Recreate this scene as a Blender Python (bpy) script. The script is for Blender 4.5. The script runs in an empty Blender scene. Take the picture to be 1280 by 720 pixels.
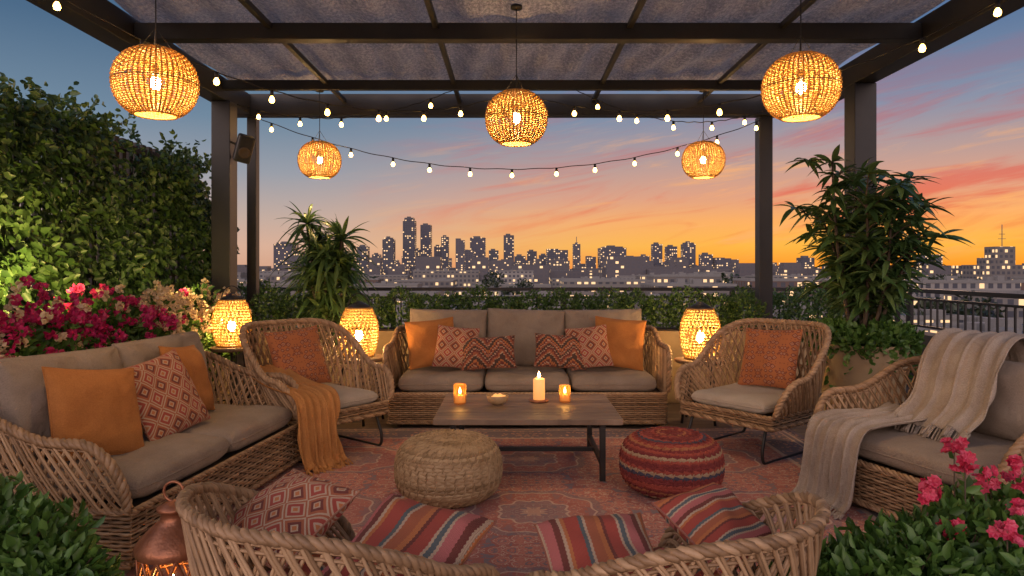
import bpy, math, random
import numpy as np
from mathutils import Vector, Matrix, noise
random.seed(7); rng=np.random.default_rng(7)
sc=bpy.context.scene
sc.view_settings.view_transform='Standard'
try: sc.view_settings.look='None'
except: pass
sc.view_settings.exposure=0
rad=math.radians
def T(x,y,z): return Matrix.Translation((x,y,z))
def RZ(a): return Matrix.Rotation(rad(a),4,'Z')
def RX(a): return Matrix.Rotation(rad(a),4,'X')
def RY(a): return Matrix.Rotation(rad(a),4,'Y')
def lin(*c,k=1.0):
    return tuple([k*((x/255)/12.92 if x/255<=0.04045 else ((x/255+0.055)/1.055)**2.4) for x in c])+(1,)
def nrm(a): return a/np.maximum(np.linalg.norm(a,axis=-1,keepdims=True),1e-9)

# ------------------------------------------------------------ mesh builder
class MB:
    def __init__(s): s.v=[];s.uv=[];s.f=[];s.n=0
    def add(s,V,F,UV=None,mi=0):
        V=np.asarray(V,float).reshape(-1,3); F=np.asarray(F,int)
        UV=np.zeros((len(V),2)) if UV is None else np.asarray(UV,float).reshape(-1,2)
        s.v.append(V);s.uv.append(UV);s.f.append((F+s.n,mi));s.n+=len(V)
    def build(s,name,mats,parent=None,M=None,smooth=True,bevel=0):
        me=bpy.data.meshes.new(name)
        V=np.concatenate(s.v);UV=np.concatenate(s.uv)
        me.vertices.add(len(V)); me.vertices.foreach_set('co',V.ravel())
        L=np.concatenate([f.ravel() for f,_ in s.f]); tot=np.concatenate([np.full(len(f),f.shape[1]) for f,_ in s.f])
        mi=np.concatenate([np.full(len(f),m) for f,m in s.f])
        st=np.concatenate([[0],np.cumsum(tot)[:-1]])
        me.loops.add(len(L)); me.loops.foreach_set('vertex_index',L.astype(np.int32))
        me.polygons.add(len(tot)); me.polygons.foreach_set('loop_start',st.astype(np.int32))
        me.polygons.foreach_set('loop_total',tot.astype(np.int32))
        me.polygons.foreach_set('material_index',mi.astype(np.int32))
        me.polygons.foreach_set('use_smooth',np.full(len(tot),smooth))
        uvl=me.uv_layers.new(name='UVMap'); uvl.data.foreach_set('uv',UV[L].ravel())
        for m in (mats if isinstance(mats,(list,tuple)) else [mats]): me.materials.append(m)
        me.update(); me.validate()
        ob=bpy.data.objects.new(name,me); sc.collection.objects.link(ob)
        if parent is not None: ob.parent=parent
        if M is not None: ob.matrix_local=M
        if bevel:
            b=ob.modifiers.new('bevel','BEVEL'); b.width=bevel; b.segments=2; b.limit_method='ANGLE'
        return ob
def empty(name,M=None):
    e=bpy.data.objects.new(name,None); sc.collection.objects.link(e); e.empty_display_size=.1
    if M is not None: e.matrix_world=M
    return e
def tubes(mb,P,r,sides=5,mi=0,caps=False,closed=False):
    P=np.asarray(P,float)
    if P.ndim==2: P=P[None]
    m,n,_=P.shape
    if closed:
        Tn=np.roll(P,-1,1)-np.roll(P,1,1)
    else: Tn=np.gradient(P,axis=1)
    Tn=nrm(Tn)
    ref=np.where(np.abs(Tn[:,0,2:3])<.9,np.array([[0,0,1.]]),np.array([[1.,0,0]]))
    N=nrm(np.cross(Tn[:,0],ref)); Ns=[N]
    for i in range(1,n):
        N=N-(N*Tn[:,i]).sum(-1,keepdims=True)*Tn[:,i]; N=nrm(N); Ns.append(N)
    Ns=np.stack(Ns,1); B=np.cross(Tn,Ns)
    a=np.linspace(0,2*np.pi,sides,endpoint=False)
    r=np.broadcast_to(np.asarray(r,float),(m,n)) if np.ndim(r)<2 else np.asarray(r)
    V=P[:,:,None,:]+r[:,:,None,None]*(np.cos(a)[None,None,:,None]*Ns[:,:,None,:]+np.sin(a)[None,None,:,None]*B[:,:,None,:])
    seg=np.concatenate([np.zeros((m,1)),np.cumsum(np.linalg.norm(np.diff(P,axis=1),axis=-1),1)],1)
    UV=np.stack([np.broadcast_to(seg[:,:,None],(m,n,sides)),np.broadcast_to(a/(2*np.pi),(m,n,sides))],-1)
    idx=np.arange(m*n*sides).reshape(m,n,sides)
    if closed: A=idx;Bx=np.roll(idx,-1,1)
    else: A=idx[:,:-1];Bx=idx[:,1:]
    F=np.stack([A,np.roll(A,-1,2),np.roll(Bx,-1,2),Bx],-1).reshape(-1,4)
    mb.add(V,F,UV,mi)
    if caps and not closed:
        base=mb.n-m*n*sides
        mb.f.append((idx[:,0,::-1].reshape(m,sides)+base,mi)); mb.f.append((idx[:,-1].reshape(m,sides)+base,mi))
def sheet(mb,P,UV=None,mi=0,cu=False,flip=False):
    P=np.asarray(P,float); a,b,_=P.shape
    idx=np.arange(a*b).reshape(a,b)
    A=idx if cu else idx[:-1]; Bn=(np.roll(idx,-1,0) if cu else idx[1:])
    F=np.stack([A[:,:-1],Bn[:,:-1],Bn[:,1:],A[:,1:]],-1).reshape(-1,4)
    if flip: F=F[:,::-1]
    if UV is None:
        u,v=np.meshgrid(np.linspace(0,1,a),np.linspace(0,1,b),indexing='ij'); UV=np.stack([u,v],-1)
    mb.add(P,F,UV,mi)
def lathe(mb,prof,c=(0,0,0),seg=32,mi=0):
    a=np.linspace(0,2*np.pi,seg,endpoint=False); pr=np.asarray(prof,float)
    P=np.stack([c[0]+np.cos(a)[:,None]*pr[None,:,0],c[1]+np.sin(a)[:,None]*pr[None,:,0],c[2]+np.ones(seg)[:,None]*pr[None,:,1]],-1)
    sheet(mb,P,mi=mi,cu=True)
def box(mb,x0,x1,y0,y1,z0,z1,mi=0,mtop=None):
    fs=[((x0,y0,z0),(x1,y0,z0),(x1,y0,z1),(x0,y0,z1)),((x1,y0,z0),(x1,y1,z0),(x1,y1,z1),(x1,y0,z1)),
        ((x1,y1,z0),(x0,y1,z0),(x0,y1,z1),(x1,y1,z1)),((x0,y1,z0),(x0,y0,z0),(x0,y0,z1),(x0,y1,z1)),
        ((x0,y0,z1),(x1,y0,z1),(x1,y1,z1),(x0,y1,z1)),((x0,y1,z0),(x1,y1,z0),(x1,y0,z0),(x0,y0,z0))]
    for i,f in enumerate(fs):
        if i in(0,2): uv=[(p[0],p[2]) for p in f]
        elif i in(1,3): uv=[(p[1],p[2]) for p in f]
        else: uv=[(p[0],p[1]) for p in f]
        mb.add(f,[[0,1,2,3]],uv,mtop if (mtop is not None and i==4) else mi)
def sbox(mb,x0,x1,y0,y1,z0,z1,mi=0): # shared verts (bevel friendly)
    V=[(x,y,z) for z in(z0,z1) for y in(y0,y1) for x in(x0,x1)]
    mb.add(V,[[0,2,3,1],[4,5,7,6],[0,1,5,4],[1,3,7,5],[3,2,6,7],[2,0,4,6]],[(v[0]+v[2],v[1]+v[2]) for v in V],mi)

# ------------------------------------------------------------ node helpers
class G:
    def __init__(s,nt): s.nt=nt
    def n(s,t,**k):
        x=s.nt.nodes.new(t)
        for a,b in k.items(): setattr(x,a,b)
        return x
    def l(s,a,b):
        if isinstance(a,(int,float)): b.default_value=a
        elif isinstance(a,tuple): b.default_value=a
        else: s.nt.links.new(a,b)
    def m(s,op,a,b=0.0,c=0.0,clamp=False):
        x=s.n('ShaderNodeMath',operation=op,use_clamp=clamp)
        s.l(a,x.inputs[0]); s.l(b,x.inputs[1]); s.l(c,x.inputs[2]); return x.outputs[0]
    def ramp(s,f,stops,interp='LINEAR'):
        x=s.n('ShaderNodeValToRGB'); x.color_ramp.interpolation=interp
        e=x.color_ramp.elements
        while len(e)>1: e.remove(e[-1])
        e[0].position=stops[0][0]; e[0].color=stops[0][1]
        for p,c in stops[1:]:
            q=e.new(p); q.color=c
        s.l(f,x.inputs[0]); return x.outputs[0]
    def mix(s,f,a,b,blend='MIX'):
        x=s.n('ShaderNodeMix',data_type='RGBA',blend_type=blend)
        s.l(f,x.inputs[0]); s.l(a,x.inputs[6]); s.l(b,x.inputs[7]); return x.outputs[2]
    def mr(s,f,a,b,c=0.0,d=1.0,smooth=True):
        x=s.n('ShaderNodeMapRange',interpolation_type='SMOOTHSTEP' if smooth else 'LINEAR'); s.l(f,x.inputs[0])
        for i,q in enumerate((a,b,c,d)): x.inputs[i+1].default_value=q
        return x.outputs[0]
    def noise(s,vec,scale,detail=3,rough=.5,dist=0):
        x=s.n('ShaderNodeTexNoise'); x.inputs['Scale'].default_value=scale; x.inputs['Detail'].default_value=detail
        x.inputs['Roughness'].default_value=rough; x.inputs['Distortion'].default_value=dist
        if vec is not None: s.l(vec,x.inputs['Vector'])
        return x.outputs['Fac']
    def comb(s,x,y,z=0.0):
        c=s.n('ShaderNodeCombineXYZ'); s.l(x,c.inputs[0]);s.l(y,c.inputs[1]);s.l(z,c.inputs[2]); return c.outputs[0]
    def sep(s,v):
        c=s.n('ShaderNodeSeparateXYZ'); s.l(v,c.inputs[0]); return c.outputs
    def tc(s,w): return s.n('ShaderNodeTexCoord').outputs[w]
    def bump(s,h,strength=.3,dist=.01):
        b=s.n('ShaderNodeBump'); b.inputs['Strength'].default_value=strength; b.inputs['Distance'].default_value=dist
        s.l(h,b.inputs['Height']); return b.outputs[0]
def newmat(name):
    m=bpy.data.materials.new(name); m.use_nodes=True; nt=m.node_tree
    p=nt.nodes['Principled BSDF']; return m,G(nt),p
def simple(name,c1,c2=None,scale=8,rough=.7,metal=0,bs=0,bscale=100,bd=.003,coord='Object'):
    m,g,p=newmat(name); v=g.tc(coord)
    c2=c2 or tuple(x*.7 for x in c1[:3])+(1,)
    g.l(g.ramp(g.noise(v,scale,3,.6),[(.3,c1),(.7,c2)]),p.inputs['Base Color'])
    p.inputs['Roughness'].default_value=rough; p.inputs['Metallic'].default_value=metal
    if bs: g.l(g.bump(g.noise(v,bscale,2),bs,bd),p.inputs['Normal'])
    return m
def emis(name,col,st):
    m,g,p=newmat(name); p.inputs['Base Color'].default_value=(.8,.7,.5,1)
    p.inputs['Emission Color'].default_value=col; p.inputs['Emission Strength'].default_value=st
    return m
def nolamp(m):
    try: m.cycles.emission_sampling='NONE'
    except Exception: pass
def translucent(m,g,p,col,tr):
    t=g.n('ShaderNodeBsdfTranslucent'); g.l(col,t.inputs[0])
    mx=g.n('ShaderNodeMixShader'); mx.inputs[0].default_value=tr
    g.l(p.outputs[0],mx.inputs[1]); g.l(t.outputs[0],mx.inputs[2])
    g.l(mx.outputs[0],m.node_tree.nodes['Material Output'].inputs[0])
def leafmat(name,dark,mid,light,tr=.3,rough=.45):
    m,g,p=newmat(name)
    geo=g.n('ShaderNodeNewGeometry'); 
    big=g.noise(g.tc('Object'),3.0,1)
    f=g.m('ADD',g.m('MULTIPLY',geo.outputs['Random Per Island'],.65),g.m('MULTIPLY',big,.45))
    col=g.ramp(f,[(.15,dark),(.5,mid),(.95,light)])
    g.l(col,p.inputs['Base Color']); p.inputs['Roughness'].default_value=rough
    translucent(m,g,p,col,tr); return m

# materials
def wickermat(name,a,b,c,tr=0):
    m,g,p=newmat(name); ob=g.tc('Object')
    geo=g.n('ShaderNodeNewGeometry')
    f=g.m('ADD',g.m('MULTIPLY',geo.outputs['Random Per Island'],.5),g.m('MULTIPLY',g.noise(ob,14,3,.7),.6))
    col=g.ramp(f,[(.2,a),(.5,b),(.85,c)])
    g.l(col,p.inputs['Base Color']); p.inputs['Roughness'].default_value=.55
    if tr: translucent(m,g,p,col,tr)
    return m
WICK=wickermat('rattan',(.14,.08,.038,1),(.31,.19,.10,1),(.48,.32,.185,1))
WICKL=wickermat('rattan_shade',(.42,.27,.085,1),(.58,.39,.14,1),(.70,.50,.21,1),.5)
JUTE=wickermat('jute',(.20,.125,.055,1),(.34,.22,.11,1),(.47,.33,.18,1))
DARKIN=simple('dark_liner',(.07,.045,.028,1))  # plain dark brown: weave backing, feet, wicks, speaker driver, pouf core
METAL=simple('black_metal',(.018,.018,.02,1),(.03,.028,.027,1),rough=.45,metal=.3)
STEEL=simple('pergola_paint',(.014,.014,.016,1),(.023,.021,.022,1),scale=4,rough=.5,bs=.1,bscale=60)
COPPER=simple('aged_copper',(.42,.17,.085,1),(.22,.085,.045,1),scale=12,rough=.42,metal=.6,bs=.5,bscale=45,bd=.006)
def fabric(name,c1,c2,rough=.9,ws=420,coord='Object'):
    m,g,p=newmat(name); v=g.tc(coord)
    x,y,z=g.sep(v)
    wv=g.m('MULTIPLY',g.m('SINE',g.m('MULTIPLY',x,ws*2)),g.m('SINE',g.m('MULTIPLY',y,ws*2)))
    n1=g.noise(v,5,3,.6); n2=g.noise(v,160,1)
    f=g.m('ADD',g.m('MULTIPLY',n1,.6),g.m('MULTIPLY',n2,.4))
    g.l(g.ramp(f,[(.35,c1),(.65,c2)]),p.inputs['Base Color']); p.inputs['Roughness'].default_value=rough
    g.l(g.bump(g.m('ADD',g.m('MULTIPLY',wv,.5),g.m('ADD',n2,g.m('MULTIPLY',g.noise(v,9,3,.6,1.2),6.0))),.55,.006),p.inputs['Normal'])
    return m
TAUPE=fabric('taupe_canvas',(.25,.195,.15,1),(.33,.265,.205,1))
CREAMF=fabric('cream_canvas',(.40,.345,.28,1),(.48,.42,.35,1))
ORANGE=fabric('orange_linen',(.36,.13,.028,1),(.48,.19,.045,1))
OTHROW=fabric('ochre_knit',(.42,.18,.05,1),(.56,.27,.085,1))
BTHROW=fabric('beige_knit',(.30,.24,.19,1),(.46,.385,.31,1))
def patt(name,kind,k=4):
    m,g,p=newmat(name); uvo=g.tc('UV'); u,v,_=g.sep(uvo)
    red=(.42,.055,.04,1);mar=(.15,.022,.022,1);org=(.58,.19,.055,1);crm=(.60,.45,.31,1);teal=(.06,.13,.15,1);rust=(.44,.12,.05,1);pink=(.55,.15,.15,1);blk=(.03,.022,.022,1)
    if kind=='stripe':
        z=g.m('PINGPONG',g.m('MULTIPLY',u,26.0),.5)
        vv=g.m('ADD',v,g.m('MULTIPLY',z,.014))
        f=g.m('FRACT',g.m('MULTIPLY',vv,float(k)))
        col=g.ramp(f,[(0,red),(.16,org),(.20,crm),(.24,mar),(.32,pink),(.44,crm),(.47,teal),(.53,crm),(.56,red),(.70,mar),(.74,org),(.80,rust),(.92,crm),(.95,teal)],'CONSTANT')
    elif kind=='kilim':
        z=g.m('PINGPONG',g.m('ADD',g.m('MULTIPLY',u,2.0),.5),.5)
        f=g.m('FRACT',g.m('ADD',g.m('ADD',g.m('MULTIPLY',v,2.4),g.m('MULTIPLY',g.m('SNAP',z,.07),1.3)),g.m('MULTIPLY',g.noise(uvo,7,1),.35)))
        col=g.ramp(f,[(0,blk),(.2,crm),(.24,rust),(.36,mar),(.5,crm),(.54,blk),(.66,rust),(.76,crm),(.8,mar),(.9,org)],'CONSTANT')
    elif kind=='diamond':
        a=g.m('ABSOLUTE',g.m('SUBTRACT',g.m('FRACT',g.m('MULTIPLY',u,float(k))),.5)); b=g.m('ABSOLUTE',g.m('SUBTRACT',g.m('FRACT',g.m('MULTIPLY',v,float(k))),.5))
        f=g.m('ADD',a,b)
        col=g.ramp(f,[(0,org),(.1,crm),(.17,mar),(.3,rust),(.42,crm),(.5,rust),(.58,crm),(.66,red),(.82,crm),(.9,org)],'CONSTANT')
    elif kind=='faded':
        a=g.m('PINGPONG',g.m('MULTIPLY',u,2.5),.5); b=g.m('PINGPONG',g.m('MULTIPLY',v,2.5),.5)
        vo=g.n('ShaderNodeTexVoronoi',distance='MANHATTAN'); vo.inputs['Scale'].default_value=6
        g.l(g.comb(a,b),vo.inputs['Vector'])
        col=g.ramp(vo.outputs['Distance'],[(0,org),(.2,rust),(.35,crm),(.42,rust),(.6,mar),(.75,org)],'LINEAR')
    nn=g.noise(uvo,90,2,.7)
    col=g.mix(g.m('MULTIPLY',nn,.5),col,(.25,.12,.075,1))
    g.l(col,p.inputs['Base Color']); p.inputs['Roughness'].default_value=.92
    g.l(g.bump(g.m('ADD',g.m('ADD',g.m('SINE',g.m('MULTIPLY',v,700.0)),nn),g.m('MULTIPLY',g.noise(g.tc('Object'),9,3,.6,1.2),5.0)),.5,.005),p.inputs['Normal'])
    return m
STRIPE=patt('kilim_stripe','stripe',2); STRIPE2=patt('kilim_stripe_b','stripe',1.6); KILIM=patt('kilim_zigzag','kilim'); DIAM=patt('diamond_weave','diamond',4); DIAM2=patt('rust_weave','diamond',3); FADED=patt('faded_kilim','faded')

BULB=emis('warm_bulb',(1.0,.60,.24,1),980)
SBULB=emis('string_bulb',(1.0,.52,.10,1),24)
LBULB=emis('lantern_bulb',(1.0,.58,.20,1),720)
FLAME=emis('flame',(1.0,.55,.16,1),110)

# ------------------------------------------------------------ world
w=bpy.data.worlds.new('World'); sc.world=w; w.use_nodes=True; g=G(w.node_tree)
try:
    w.cycles.sampling_method='MANUAL'; w.cycles.sample_map_resolution=256
except Exception: pass
bg=w.node_tree.nodes['Background']
d=g.tc('Generated'); X,Y,Z=g.sep(d)
saz=rad(32); 
hl=g.m('SQRT',g.m('ADD',g.m('MULTIPLY',X,X),g.m('MULTIPLY',Y,Y)))
dot=g.m('DIVIDE',g.m('ADD',g.m('MULTIPLY',X,math.sin(saz)),g.m('MULTIPLY',Y,math.cos(saz))),g.m('MAXIMUM',hl,.001))
az=g.mr(dot,.62,1.0)
warm=g.ramp(Z,[(0,lin(253,150,40)),(.03,lin(255,184,70)),(.065,lin(252,176,100)),(.10,lin(226,162,130)),(.15,lin(184,156,152)),(.21,lin(132,144,168)),(.30,lin(86,116,154)),(.45,lin(64,96,138)),(.8,lin(90,116,165)),(1,lin(96,120,168))])
cool=g.ramp(Z,[(0,lin(214,164,136)),(.03,lin(218,176,152)),(.07,lin(196,172,160)),(.13,lin(154,158,168)),(.2,lin(112,136,158)),(.3,lin(76,106,136)),(.5,lin(58,88,120)),(.8,lin(90,116,165)),(1,lin(96,120,168))])
sky=g.mix(az,cool,warm)
east_fill=g.ramp(Z,[(0,lin(165,150,170,k=3.5)),(.12,lin(232,192,172,k=3.5)),(.3,lin(232,204,192,k=3.5)),(.6,lin(175,175,195,k=3.0)),(.9,lin(90,116,165))])  # sky behind the camera brightened as added fill light for the terrace
sky=g.mix(g.mr(dot,.15,-.5),sky,east_fill)
ang=g.m('ARCTAN2',X,Y)
zz=g.m('SUBTRACT',g.m('MULTIPLY',Z,17.0),g.m('MULTIPLY',ang,3.0))
cv=g.comb(g.m('MULTIPLY',ang,2.4),zz)
c1=g.noise(cv,1.25,6,.62,.8)
cm=g.mr(c1,.46,.64)
band=g.ramp(Z,[(0,(.08,.08,.08,1)),(.04,(.35,.35,.35,1)),(.08,(1,1,1,1)),(.2,(.8,.8,.8,1)),(.28,(.3,.3,.3,1)),(.42,(0,0,0,1))])
cloudf=g.m('MULTIPLY',g.m('MULTIPLY',cm,band),g.m('SUBTRACT',g.m('MULTIPLY',az,1.05),.12),clamp=True)
ccol=g.ramp(Z,[(0,lin(240,108,45)),(.05,lin(238,112,66)),(.10,lin(226,114,92)),(.16,lin(196,114,114)),(.24,lin(146,116,138)),(.4,lin(98,106,138))])
sky=g.mix(cloudf,sky,ccol)
c2=g.noise(g.comb(g.m('MULTIPLY',ang,4.0),g.m('SUBTRACT',g.m('MULTIPLY',Z,34.0),g.m('MULTIPLY',ang,5.0))),1.1,5,.65,.6)
wf=g.m('MULTIPLY',g.m('MULTIPLY',g.mr(c2,.52,.72),az),g.ramp(Z,[(0,(0,0,0,1)),(.04,(.8,.8,.8,1)),(.14,(.6,.6,.6,1)),(.24,(0,0,0,1))]))
sky=g.mix(wf,sky,lin(255,180,108))
sk=g.n('ShaderNodeTexSky',sky_type='NISHITA',sun_disc=False); sk.sun_elevation=rad(1.0); sk.sun_rotation=saz
add=g.mix(.002,sky,sk.outputs[0],'ADD')
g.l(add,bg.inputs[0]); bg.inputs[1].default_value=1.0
sun=bpy.data.lights.new('sun','SUN'); sun.energy=.22; sun.angle=rad(6); sun.color=(1,.55,.3)
so=bpy.data.objects.new('sun',sun); sc.collection.objects.link(so)
so.rotation_euler=Vector((-math.sin(saz),-math.cos(saz),-.07)).to_track_quat('-Z','Y').to_euler()

# ------------------------------------------------------------ camera
cam=bpy.data.cameras.new('camera'); co=bpy.data.objects.new('camera',cam); sc.collection.objects.link(co)
co.location=(0,0,1.35); co.rotation_euler=(rad(90),0,0); cam.lens=24; cam.sensor_width=36; cam.shift_y=-25/1280; cam.clip_end=30000; cam.clip_start=.05
sc.camera=co

# ------------------------------------------------------------ terrace, ground
GZ=-22
m,g_,p=newmat('city_ground'); v=g_.tc('Object')
g_.l(g_.ramp(g_.noise(v,.02,5,.65),[(.3,(.03,.04,.03,1)),(.5,(.06,.06,.06,1)),(.7,(.10,.095,.09,1))]),p.inputs['Base Color']); p.inputs['Roughness'].default_value=.9
GROUND=m
mb=MB(); R=15000
mb.add([(-R,-R,GZ),(R,-R,GZ),(R,R,GZ),(-R,R,GZ)],[[0,1,2,3]]); mb.build('ground',GROUND,smooth=False)
m,g_,p=newmat('deck_boards'); v=g_.tc('Object'); x,y,z=g_.sep(v)
bd=g_.m('DIVIDE',y,.14); fr=g_.m('FRACT',bd); wn=g_.n('ShaderNodeTexWhiteNoise',noise_dimensions='1D'); g_.l(g_.m('FLOOR',bd),wn.inputs['W'])
gr=g_.noise(g_.comb(g_.m('MULTIPLY',x,2.0),g_.m('MULTIPLY',y,40.0),wn.outputs[0]),1.0,4,.6)
col=g_.ramp(g_.m('ADD',g_.m('MULTIPLY',gr,.7),g_.m('MULTIPLY',wn.outputs[0],.3)),[(.2,(.09,.065,.046,1)),(.8,(.24,.18,.13,1))])
gap=g_.m('GREATER_THAN',fr,.05)
g_.l(g_.mix(gap,(.01,.008,.006,1),col),p.inputs['Base Color']); p.inputs['Roughness'].default_value=.6
g_.l(g_.bump(g_.m('ADD',g_.m('MULTIPLY',gap,2.0),gr),.4,.004),p.inputs['Normal'])
DECK=m
STUCCO=simple('terrace_building_wall',(.22,.2,.18,1),(.16,.14,.13,1),scale=2,bs=.2)
mb=MB(); box(mb,-3.7,4.8,-5,8.25,-.35,0); mb.build('terrace_floor',DECK,smooth=False)
mb=MB(); box(mb,-3.6,4.7,-4.9,8.15,GZ,-.351); mb.build('terrace_building',STUCCO,smooth=False)
# rug
m,g_,p=newmat('persian_rug'); uvs=g_.tc('Object'); x,y,z=g_.sep(uvs)
ax=g_.m('PINGPONG',x,.62); ay=g_.m('PINGPONG',y,.52)
vec=g_.comb(ax,ay)
vo=g_.n('ShaderNodeTexVoronoi',distance='EUCLIDEAN'); vo.inputs['Scale'].default_value=15; vo.inputs['Randomness'].default_value=.8; g_.l(vec,vo.inputs['Vector'])
vo2=g_.n('ShaderNodeTexVoronoi'); vo2.inputs['Scale'].default_value=26; g_.l(vec,vo2.inputs['Vector'])
nz=g_.noise(vec,22,3,.6,2.2)
f=g_.m('ADD',g_.m('MULTIPLY',vo.outputs['Distance'],.75),g_.m('MULTIPLY',nz,.5))
field=g_.ramp(f,[(0,(.62,.46,.35,1)),(.30,(.46,.12,.09,1)),(.40,(.11,.12,.17,1)),(.48,(.50,.17,.125,1)),(.58,(.42,.10,.08,1)),(.66,(.60,.46,.36,1)),(.71,(.36,.075,.065,1)),(.84,(.12,.13,.19,1))],'CONSTANT')
# medallion: lobed diamond with layered outlines
lob=g_.m('MULTIPLY',g_.m('SINE',g_.m('MULTIPLY',g_.m('ARCTAN2',ay,ax),10.0)),.018)
dia=g_.m('ADD',g_.m('SQRT',g_.m('ADD',g_.m('MULTIPLY',ax,ax),g_.m('MULTIPLY',g_.m('MULTIPLY',ay,ay),1.3))),lob)
medc=g_.ramp(dia,[(0,(.55,.40,.30,1)),(.07,(.12,.13,.19,1)),(.19,(.60,.46,.36,1)),(.205,(.38,.08,.07,1)),(.34,(.60,.46,.36,1)),(.355,(.10,.11,.16,1)),(.40,(.5,.2,.14,1))],'CONSTANT')
medm=g_.ramp(dia,[(0,(.6,.6,.6,1)),(.19,(.85,.85,.85,1)),(.205,(.45,.45,.45,1)),(.34,(.85,.85,.85,1)),(.355,(.6,.6,.6,1)),(.40,(0,0,0,1))],'CONSTANT')
field=g_.mix(medm,field,medc)
RW,RD=2.15,1.95
bx=g_.m('MINIMUM',g_.m('SUBTRACT',RW,g_.m('ABSOLUTE',x)),g_.m('SUBTRACT',RD,g_.m('ABSOLUTE',y)))
fl=g_.m('LESS_THAN',vo2.outputs['Distance'],.32)
bcol=g_.mix(fl,(.10,.11,.16,1),(.58,.30,.21,1))
bord=g_.ramp(bx,[(0,(1,1,1,1)),(.34,(0,0,0,1))],'CONSTANT')
colr=g_.mix(bord,field,bcol)
ln=g_.ramp(bx,[(0,(0,0,0,1)),(.03,(1,1,1,1)),(.05,(0,0,0,1)),(.08,(1,1,1,1)),(.095,(0,0,0,1)),(.31,(1,1,1,1)),(.34,(0,0,0,1))],'CONSTANT')
colr=g_.mix(g_.m('MULTIPLY',ln,.8),colr,(.60,.46,.34,1))
wear=g_.noise(uvs,3.5,5,.7); fine=g_.noise(uvs,120,2,.7)
colr=g_.mix(g_.m('MULTIPLY',g_.m('ADD',g_.m('MULTIPLY',wear,.6),g_.m('MULTIPLY',fine,.5)),.6),colr,(.42,.26,.20,1))
g_.l(colr,p.inputs['Base Color']); p.inputs['Roughness'].default_value=.95
g_.l(g_.bump(g_.m('ADD',fine,g_.m('MULTIPLY',f,.6)),.5,.004),p.inputs['Normal'])
RUG=m
mb=MB(); a,b=60,60
u,v=np.meshgrid(np.linspace(-RW,RW,a),np.linspace(-RD,RD,b),indexing='ij')
zz_=.012+.003*np.sin(u*5+v*3)*np.sin(v*4.3)
sheet(mb,np.stack([u,v,zz_],-1))
ys=np.arange(-RD,RD,.02)
for sx in(-1,1):
    Pf=np.stack([np.stack([sx*(RW+t*.06)+0*ys,ys+rng.normal(0,.006,len(ys))*t,.012-.008*t+0*ys],-1) for t in(0,.5,1)],1)
    tubes(mb,Pf,.0035,4)
mb.build('persian_rug',RUG,M=T(.12,3.75,0))

# ------------------------------------------------------------ wicker seating
def resample(P,n,closed=False):
    P=np.asarray(P,float)
    Q=np.vstack([P,P[:1]]) if closed else P
    s=np.concatenate([[0],np.cumsum(np.linalg.norm(np.diff(Q,axis=0),axis=1))])
    t=np.linspace(0,s[-1],n,endpoint=not closed)
    return np.stack([np.interp(t,s,Q[:,k]) for k in range(P.shape[1])],1),s[-1]
def ush(W,D,r):
    pts=[(-W/2,y) for y in np.linspace(-D/2,D/2-r,12)]
    pts+=[(-W/2+r-r*math.cos(a),D/2-r+r*math.sin(a)) for a in np.linspace(0,math.pi/2,14)[1:]]
    pts+=[(x,D/2) for x in np.linspace(-W/2+r,W/2-r,12)[1:]]
    pts+=[(W/2-r+r*math.sin(a),D/2-r+r*math.cos(a)) for a in np.linspace(0,math.pi/2,14)[1:]]
    pts+=[(W/2,y) for y in np.linspace(D/2-r,-D/2,12)[1:]]
    return np.array(pts)
def sst(a,b,x):
    t=np.clip((x-a)/(b-a),0,1); return t*t*(3-2*t)
def braid(mb,P,R=.02,r=.012,k=3,tw=60,closed=False):
    Tn=nrm(np.gradient(P,axis=0)); s=np.concatenate([[0],np.cumsum(np.linalg.norm(np.diff(P,axis=0),axis=1))])
    ref=np.array([0,0,1.]); N=np.cross(Tn,ref)
    bad=np.linalg.norm(N,axis=1)<.2
    N[bad]=np.array([1,0,0]); N=nrm(N-(N*Tn).sum(1,keepdims=True)*Tn); B=np.cross(Tn,N)
    for j in range(k):
        a=s*tw+2*np.pi*j/k
        tubes(mb,P+R*.55*(np.cos(a)[:,None]*N+np.sin(a)[:,None]*B),r,5)
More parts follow.
